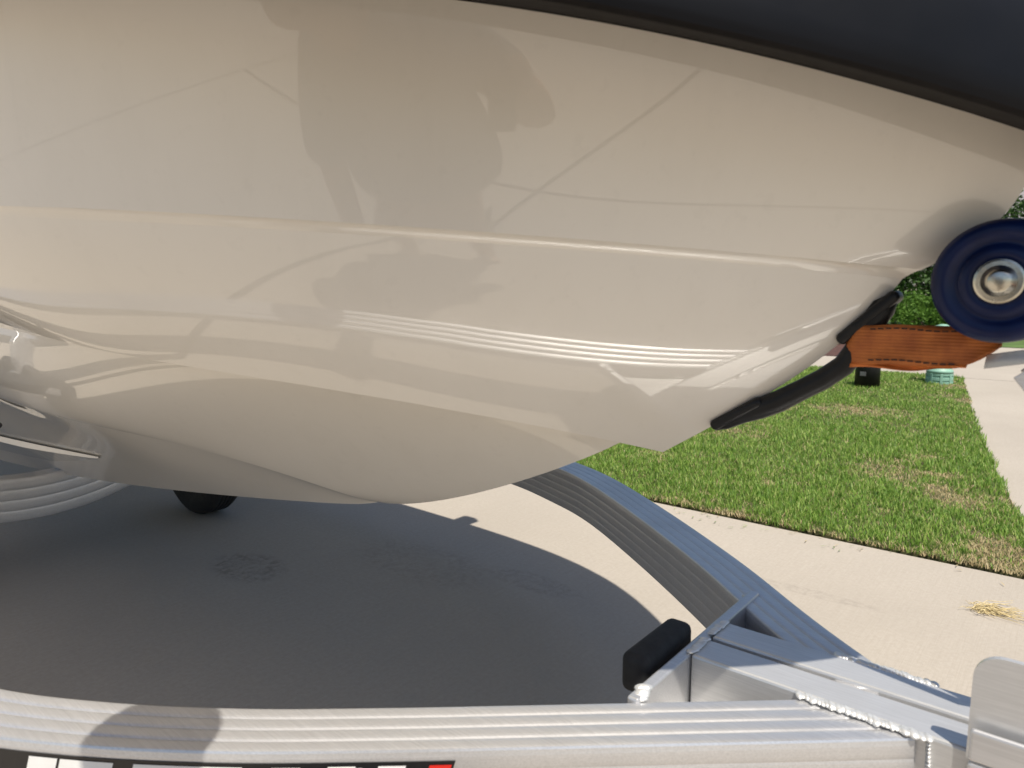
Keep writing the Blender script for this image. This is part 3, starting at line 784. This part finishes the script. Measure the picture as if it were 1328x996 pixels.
# tuft of pulled dry grass on the driveway
def tuft(x, y):
    bm = bmesh.new()
    for k in range(70):
        a = random.gauss(-.40, .34) if k < 54 else random.uniform(0, 6.3); L = random.uniform(.06, .20) if k < 54 else random.uniform(.03, .07)
        p = [(random.gauss(0, .014), random.gauss(0, .02), random.uniform(.002, .02))]
        for q in (.33, .66, 1): p.append((p[0][0]+math.cos(a)*L*q, p[0][1]+math.sin(a)*L*q+random.gauss(0, .006), max(.002, p[0][2]+random.uniform(-.006, .018))))
        tube(bm, p, [.0013, .0014, .0012, .0005], 4)
    o = from_bm('dry_grass_tuft', bm, plain('dry_straw', (.52, .42, .22), .7, 0, .3, 80)); o.location = (x, y, 0)
    tag(o, 'small clump of dry straw lying on the concrete near the lawn', 'dry grass')
tuft(1.965, 2.86)

LEAF_A = mat_leaf('leaf_dark', (.022, .055, .012), (.055, .11, .022)); LEAF_B = mat_leaf('leaf_light', (.07, .15, .02), (.13, .24, .04))
BARK = plain('bark', (.10, .075, .055), .9, 0, .3, 20, .6, 60)
def foliage_mesh(name, rad, cz, nclump, per, lsz, mat, seed):
    r = np.random.default_rng(seed)
    u = r.normal(size=(nclump, 3)); u /= np.linalg.norm(u, axis=1)[:, None]
    c = u*np.array(rad)*(r.uniform(.45, 1.0, nclump)[:, None])+[0, 0, cz]
    cr = r.uniform(.16, .34, nclump)*min(rad)
    ctr = np.repeat(c, per, 0)+r.normal(size=(nclump*per, 3))*np.repeat(cr, per)[:, None]*.6
    ctr[:, 2] = np.maximum(ctr[:, 2], .08)
    k = len(ctr); a = r.normal(size=(k, 3)); a /= np.linalg.norm(a, axis=1)[:, None]; b2 = r.normal(size=(k, 3)); b2 -= a*(a*b2).sum(1)[:, None]; b2 /= np.linalg.norm(b2, axis=1)[:, None]
    L = (lsz*r.uniform(.7, 1.3, k))[:, None]
    V = np.stack([ctr-a*L, ctr+b2*L*.42, ctr+a*L, ctr-b2*L*.42], 1).reshape(-1, 3)
    me = bpy.data.meshes.new(name); me.vertices.add(4*k); me.vertices.foreach_set('co', V.ravel())
    me.loops.add(4*k); me.loops.foreach_set('vertex_index', np.arange(4*k)); me.polygons.add(k)
    me.polygons.foreach_set('loop_start', np.arange(k)*4); me.polygons.foreach_set('loop_total', np.full(k, 4)); me.update(calc_edges=True)
    me.materials.append(mat); return me, c
def plant(name, label, cat, group, x, y, rad, cz, trunk_h, nclump, per, lsz, mat, seed):
    e = empty(name); e.location = (x, y, 0)
    me, c = foliage_mesh('crown', rad, cz, nclump, per, lsz, mat, seed)
    o = bpy.data.objects.new('crown', me); col.objects.link(o); o.parent = e
    bm = bmesh.new(); rr = np.random.default_rng(seed+100); tw = .035*max(1, trunk_h)
    tube(bm, [(0, 0, -.05), (.03, .02, trunk_h*.5), (0, .05, trunk_h)], [tw*1.3, tw, tw*.7], 8)
    for i in range(7):
        q = c[rr.integers(len(c))]; tube(bm, [(0, .04, trunk_h*rr.uniform(.6, 1)), (q[0]*.5, q[1]*.5, (trunk_h+q[2])/2), tuple(q)], [tw*.5, tw*.3, tw*.1], 5)
    from_bm('trunk', bm, BARK, e)
    return tag(e, label, cat, group)
plant('shrub', 'light green leafy shrub seen between strap and blue roller', 'shrub', 'shrubs beyond the drive', 11.3, 19.6, (1.25, .9, .62), .62, .3, 60, 90, .055, LEAF_B, 11)
plant('shrub', 'light green shrub hidden mostly by the blue roller', 'shrub', 'shrubs beyond the drive', 13.6, 19.0, (1.1, .8, .6), .6, .3, 50, 90, .055, LEAF_B, 12)
plant('shrub', 'low green shrub in the mulch bed left of the strap', 'shrub', 'shrubs beyond the drive', 7.4, 17.2, (.6, .5, .3), .32, .2, 36, 70, .045, LEAF_B, 13)
plant('shrub', 'light green shrub behind the bow eye bracket', 'shrub', 'shrubs beyond the drive', 9.2, 20.4, (1.0, .8, .55), .55, .3, 50, 90, .055, LEAF_B, 14)
TL = ['dark green tree directly above the light shrub near the roller', 'dark green tree behind the bow to the left of the roller', 'tall dark tree behind the blue roller', 'dark tree at the far right beyond the sidewalk', 'dark tree hidden behind the cream hull', 'broad dark tree beyond the lawn behind the hull', 'dark tree under the grey roof eave at the right edge']
for i, (x, y, rx, h) in enumerate([(13.2, 23.5, 2.0, 4.2), (10.5, 24.0, 2.0, 4.6), (16.2, 25.0, 2.2, 4.4), (21.5, 26.5, 1.7, 2.7), (6.5, 26.0, 2.4, 6.0), (2.0, 28.0, 2.8, 6.5), (18.8, 25.5, 1.9, 3.0)]):
    plant('tree', TL[i], 'tree', 'trees behind the mulch bed', x, y, (rx, rx*.9, h*.5), h*.52, h*.4, 130, 80, .085, LEAF_A, 30+i)

# house behind the trees on the right
hs = empty('house'); hs.location = (30, 36, 0); hs.rotation_euler = (0, 0, R(-38))
tag(hs, 'house with grey shingle roof and dark eave behind the trees at far right', 'house')
SIDING = plain('pale_siding', (.52, .49, .45), .7, 0, .08, 3); ROOF = plain('grey_shingle', (.20, .19, .19), .9, 0, .3, 9, .6, 30); FASC = plain('dark_fascia', (.03, .028, .027), .5)
bm = bmesh.new(); box(bm, (0, 0, 1.95), (12, 9, 3.9)); from_bm('wall', bm, SIDING, hs)
rv = [(-6.8, -5.3, 4.2), (6.8, -5.3, 4.2), (6.8, 5.3, 4.2), (-6.8, 5.3, 4.2), (-4, 0, 7.4), (4, 0, 7.4)]
roof = mk('roof', rv, [(0, 1, 5, 4), (1, 2, 5), (2, 3, 4, 5), (3, 0, 4), (3, 2, 1, 0)], ROOF, hs)
bm = bmesh.new()
for (c, d) in (((0, -5.32, 4.08), (13.7, .06, .26)), ((0, 5.32, 4.08), (13.7, .06, .26)), ((-6.82, 0, 4.08), (.06, 10.58, .26)), ((6.82, 0, 4.08), (.06, 10.58, .26))): box(bm, c, d)
from_bm('fascia', bm, FASC, hs)
for wx in (-4, -1.2, 1.6, 4.4):
    bm = bmesh.new(); box(bm, (wx, -4.51, 2.0), (1.1, .06, 1.5)); wdw = from_bm('window', bm, plain('window_frame_white', (.7, .7, .68), .5), hs)
    bm = bmesh.new(); box(bm, (wx, -4.545, 2.0), (.96, .02, 1.36)); from_bm('pane', bm, GLASSD, wdw)

# ------------------------------------------------------------------ decal geometry
def px_u(px):  # along the decal, in the units of the photograph's lower edge
    return float(np.interp(px, [0, 300, 575], [DU0, (DU0*275+DU1*300)/575, DU1]))
# arc length of the face where the decal starts and ends
def u_at_s(s): return float(np.interp(-s, -outer[:, 0], oc))
DU1, DU0 = u_at_s(-.706), u_at_s(-1.235)   # right end, left end
dec = None
bm = bmesh.new(); para(bm, DU1, DU0+.35, DZ0, DZ1, .0012, .30, 40); dec = from_bm('decal', bm, INK, tr)
bm = bmesh.new()
def letter_block(a, b2, top=.006, bot=.008): para(bm, px_u(b2), px_u(a), DZ0+bot, DZ1-top, .0022, .30, 5)
bw = .030
def stroke(a, b2, z0, z1): para(bm, px_u(b2), px_u(a), DZ0+.008+z0*(DZ1-DZ0-.014), DZ0+.008+z1*(DZ1-DZ0-.014), .0022, .30, 4)
# italic block letters; only their tops show above the picture's lower edge
for (a, b2) in ((-160, -118), (-60, 42)): letter_block(a, b2)
for L in ('R', 'E'):
    a = {'R': 46, 'E': 150}[L]; b2 = {'R': 122, 'E': 296}[L]
    stroke(a, a+30, 0, 1); stroke(a+30, b2, .78, 1); stroke(a+30, b2-10, .40, .58)
    if L == 'R': stroke(b2-26, b2, .58, .78); stroke(b2-30, b2-4, 0, .40)
    else: stroke(a+30, b2, 0, .2)
stroke(326, 350, .08, .92); stroke(356, 380, .08, .92); stroke(334, 372, .84, .99); stroke(334, 372, 0, .15)
stroke(408, 444, 0, 1); stroke(474, 510, 0, 1); stroke(440, 453, .66, .97); stroke(450, 465, .38, .70); stroke(462, 476, .06, .42)
from_bm('lettering', bm, PAPER, dec)
bm = bmesh.new(); stroke(541, 570, 0, 1); from_bm('red_slash', bm, RED, dec)

# ------------------------------------------------------------------ the person taking the photograph (seen as a reflection and a shadow)
SKIN = plain('skin', (.42, .26, .18), .5, 0, .08, 20); SHIRT = plain('grey_shirt', (.16, .16, .17), .85, 0, .15, 30, .3, 200); SHORTS = plain('khaki_shorts', (.10, .09, .075), .85, 0, .15, 30)
def skin(name, V, E, Rr, mat, parent, root=0, sub=2):
    me = bpy.data.meshes.new(name); me.from_pydata(V, E, []); me.update()
    o = bpy.data.objects.new(name, me); col.objects.link(o); o.parent = parent
    md = o.modifiers.new('skin', 'SKIN'); md.use_smooth_shade = True
    sv = me.skin_vertices[0].data
    for i, r in enumerate(Rr): sv[i].radius = r if hasattr(r, '__len__') else (r, r)
    sv[root].use_root = True
    ms = o.modifiers.new('sub', 'SUBSURF'); ms.levels = sub; ms.render_levels = sub
    me.materials.append(mat); return o
PO = Vector((-.20, -.14, 0)); pe = empty('person'); pe.location = PO
tag(pe, 'standing person in grey shirt and dark shorts mirrored in the hull', 'person')
def PL(x, y, z): return (x-PO.x, y-PO.y, z)
V = [PL(-.22, -.25, .95), PL(-.24, -.19, 1.12), PL(-.28, -.07, 1.30), PL(-.31, .10, 1.46), PL(-.372, .35, 1.585), PL(-.39, .46, 1.645), PL(-.40, .56, 1.70),
     PL(-.46, .07, 1.45), PL(-.49, .0, 1.28), PL(-.50, -.03, 1.16), PL(-.44, -.02, .96), PL(-.43, -.02, .91),
     PL(-.13, -.02, 1.46), PL(.10, -.22, 1.26), PL(.13, -.23, 1.18), PL(.04, -.12, 1.25), PL(.01, -.07, 1.28),
     PL(-.33, -.25, .88), PL(-.36, -.17, .50), PL(-.37, -.24, .12), PL(-.37, -.24, .07), PL(-.38, -.08, .04),
     PL(-.11, -.25, .88), PL(-.06, -.16, .50), PL(-.05, -.24, .12), PL(-.05, -.24, .07), PL(-.03, -.08, .04),
     PL(-.40, .635, 1.655), PL(-.40, .60, 1.77), PL(-.40, .695, 1.705), PL(-.490, .565, 1.70), PL(-.310, .565, 1.70)]
E = [(0, 1), (1, 2), (2, 3), (3, 4), (4, 5), (5, 6), (3, 7), (7, 8), (8, 9), (9, 10), (10, 11), (3, 12), (12, 13), (13, 14), (14, 15), (15, 16), (0, 17), (17, 18), (18, 19), (19, 20), (20, 21), (0, 22), (22, 23), (23, 24), (24, 25), (25, 26), (6, 27), (6, 28), (6, 29), (6, 30), (6, 31)]
RR = [(.15, .12), (.15, .11), (.17, .12), (.15, .10), .062, .066, .092, .065, .05, .045, .036, .032, .065, .05, .042, .034, .03, .095, .06, .042, .04, .035, .095, .06, .042, .04, .035, .058, .080, .016, .014, .014]
skin('body', V, E, RR, SKIN, pe)
Vs = V[0:4]+[V[4], V[7], V[8], PL(-.495, -.015, 1.22), PL(-.50, -.03, 1.16), V[12], PL(.06, -.18, 1.30)]
skin('shirt', Vs, [(0, 1), (1, 2), (2, 3), (3, 4), (3, 5), (5, 6), (6, 7), (7, 8), (3, 9), (9, 10)], [(.30, .16), (.28, .15), (.24, .13), (.18, .11), (.095, .085), .095, .09, .085, .08, .085, .08], SHIRT, pe)
Vq = [PL(-.22, -.25, .80), PL(-.33, -.25, .68), PL(-.36, -.19, .46), PL(-.11, -.25, .68), PL(-.066, -.18, .46)]
skin('shorts', Vq, [(0, 1), (1, 2), (0, 3), (3, 4)], [(.20, .14), .13, .12, .13, .12], SHORTS, pe)
# hands with five fingers
def hand(base, fwd, side, up, name, curl=.4, s=1.0):
    bm_v, bm_e, rr = [tuple(base)], [], [.026]
    b0 = Vector(base); f_, s_, u_ = Vector(fwd).normalized(), Vector(side).normalized(), Vector(up).normalized()
    palm = b0+f_*.06; bm_v.append(tuple(palm)); rr.append(.03); bm_e.append((0, 1))
    for k, (off, ln) in enumerate(((-.030, .062), (-.010, .074), (.010, .078), (.030, .070))):
        p = palm+s_*off+f_*.02; i = len(bm_v); bm_v.append(tuple(p)); rr.append(.0095); bm_e.append((1, i))
        q = p+f_*ln*.5-u_*ln*.15*curl; bm_v.append(tuple(q)); rr.append(.0085); bm_e.append((i, i+1))
        q2 = q+f_*ln*.5*(1-curl*.6)-u_*ln*.6*curl; bm_v.append(tuple(q2)); rr.append(.007); bm_e.append((i+1, i+2))
    i = len(bm_v); p = b0+f_*.025+s_*.030; bm_v.append(tuple(p)); rr.append(.011); bm_e.append((0, i))
    q = p+f_*.035+s_*.028; bm_v.append(tuple(q)); rr.append(.009); bm_e.append((i, i+1))
    return skin(name, bm_v, bm_e, rr, SKIN, pe, 1, 1)
hand(PL(-.43, -.02, .91), (.1, .1, -1), (1, 0, 0), (0, -.3, 1), 'hand')
hand(PL(.01, -.07, 1.28), (.2, .3, 1), (1, 0, -.2), (0, 1, 0), 'hand', .6)
bm = bmesh.new(); r_ = bmesh.ops.create_icosphere(bm, subdivisions=3, radius=.105)
bmesh.ops.transform(bm, matrix=Matrix.Translation(PL(-.40, .545, 1.765)) @ Matrix.Diagonal((.98, 1.0, .80, 1)), verts=r_['verts'])
from_bm('hair', bm, plain('dark_hair', (.02, .016, .012), .7), pe, True)
EYE = plain('dark_eye', (.02, .015, .012), .2)
for ex in (-.435, -.365):
    bm = bmesh.new(); r_ = bmesh.ops.create_icosphere(bm, subdivisions=2, radius=.012); bmesh.ops.translate(bm, vec=PL(ex, .655, 1.735), verts=r_['verts']); from_bm('eye', bm, EYE, pe, True)
bm = bmesh.new(); box(bm, (0, 0, 0), (.078, .009, .16), .006, None, 3)
ph = from_bm('phone', bm, BLACKPL); ph.location = (.0, -.034, CAM_H-.06); ph.rotation_euler = (R(-7.7), 0, 0)
tag(ph, 'black phone held up in the right hand of the photographer', 'phone')
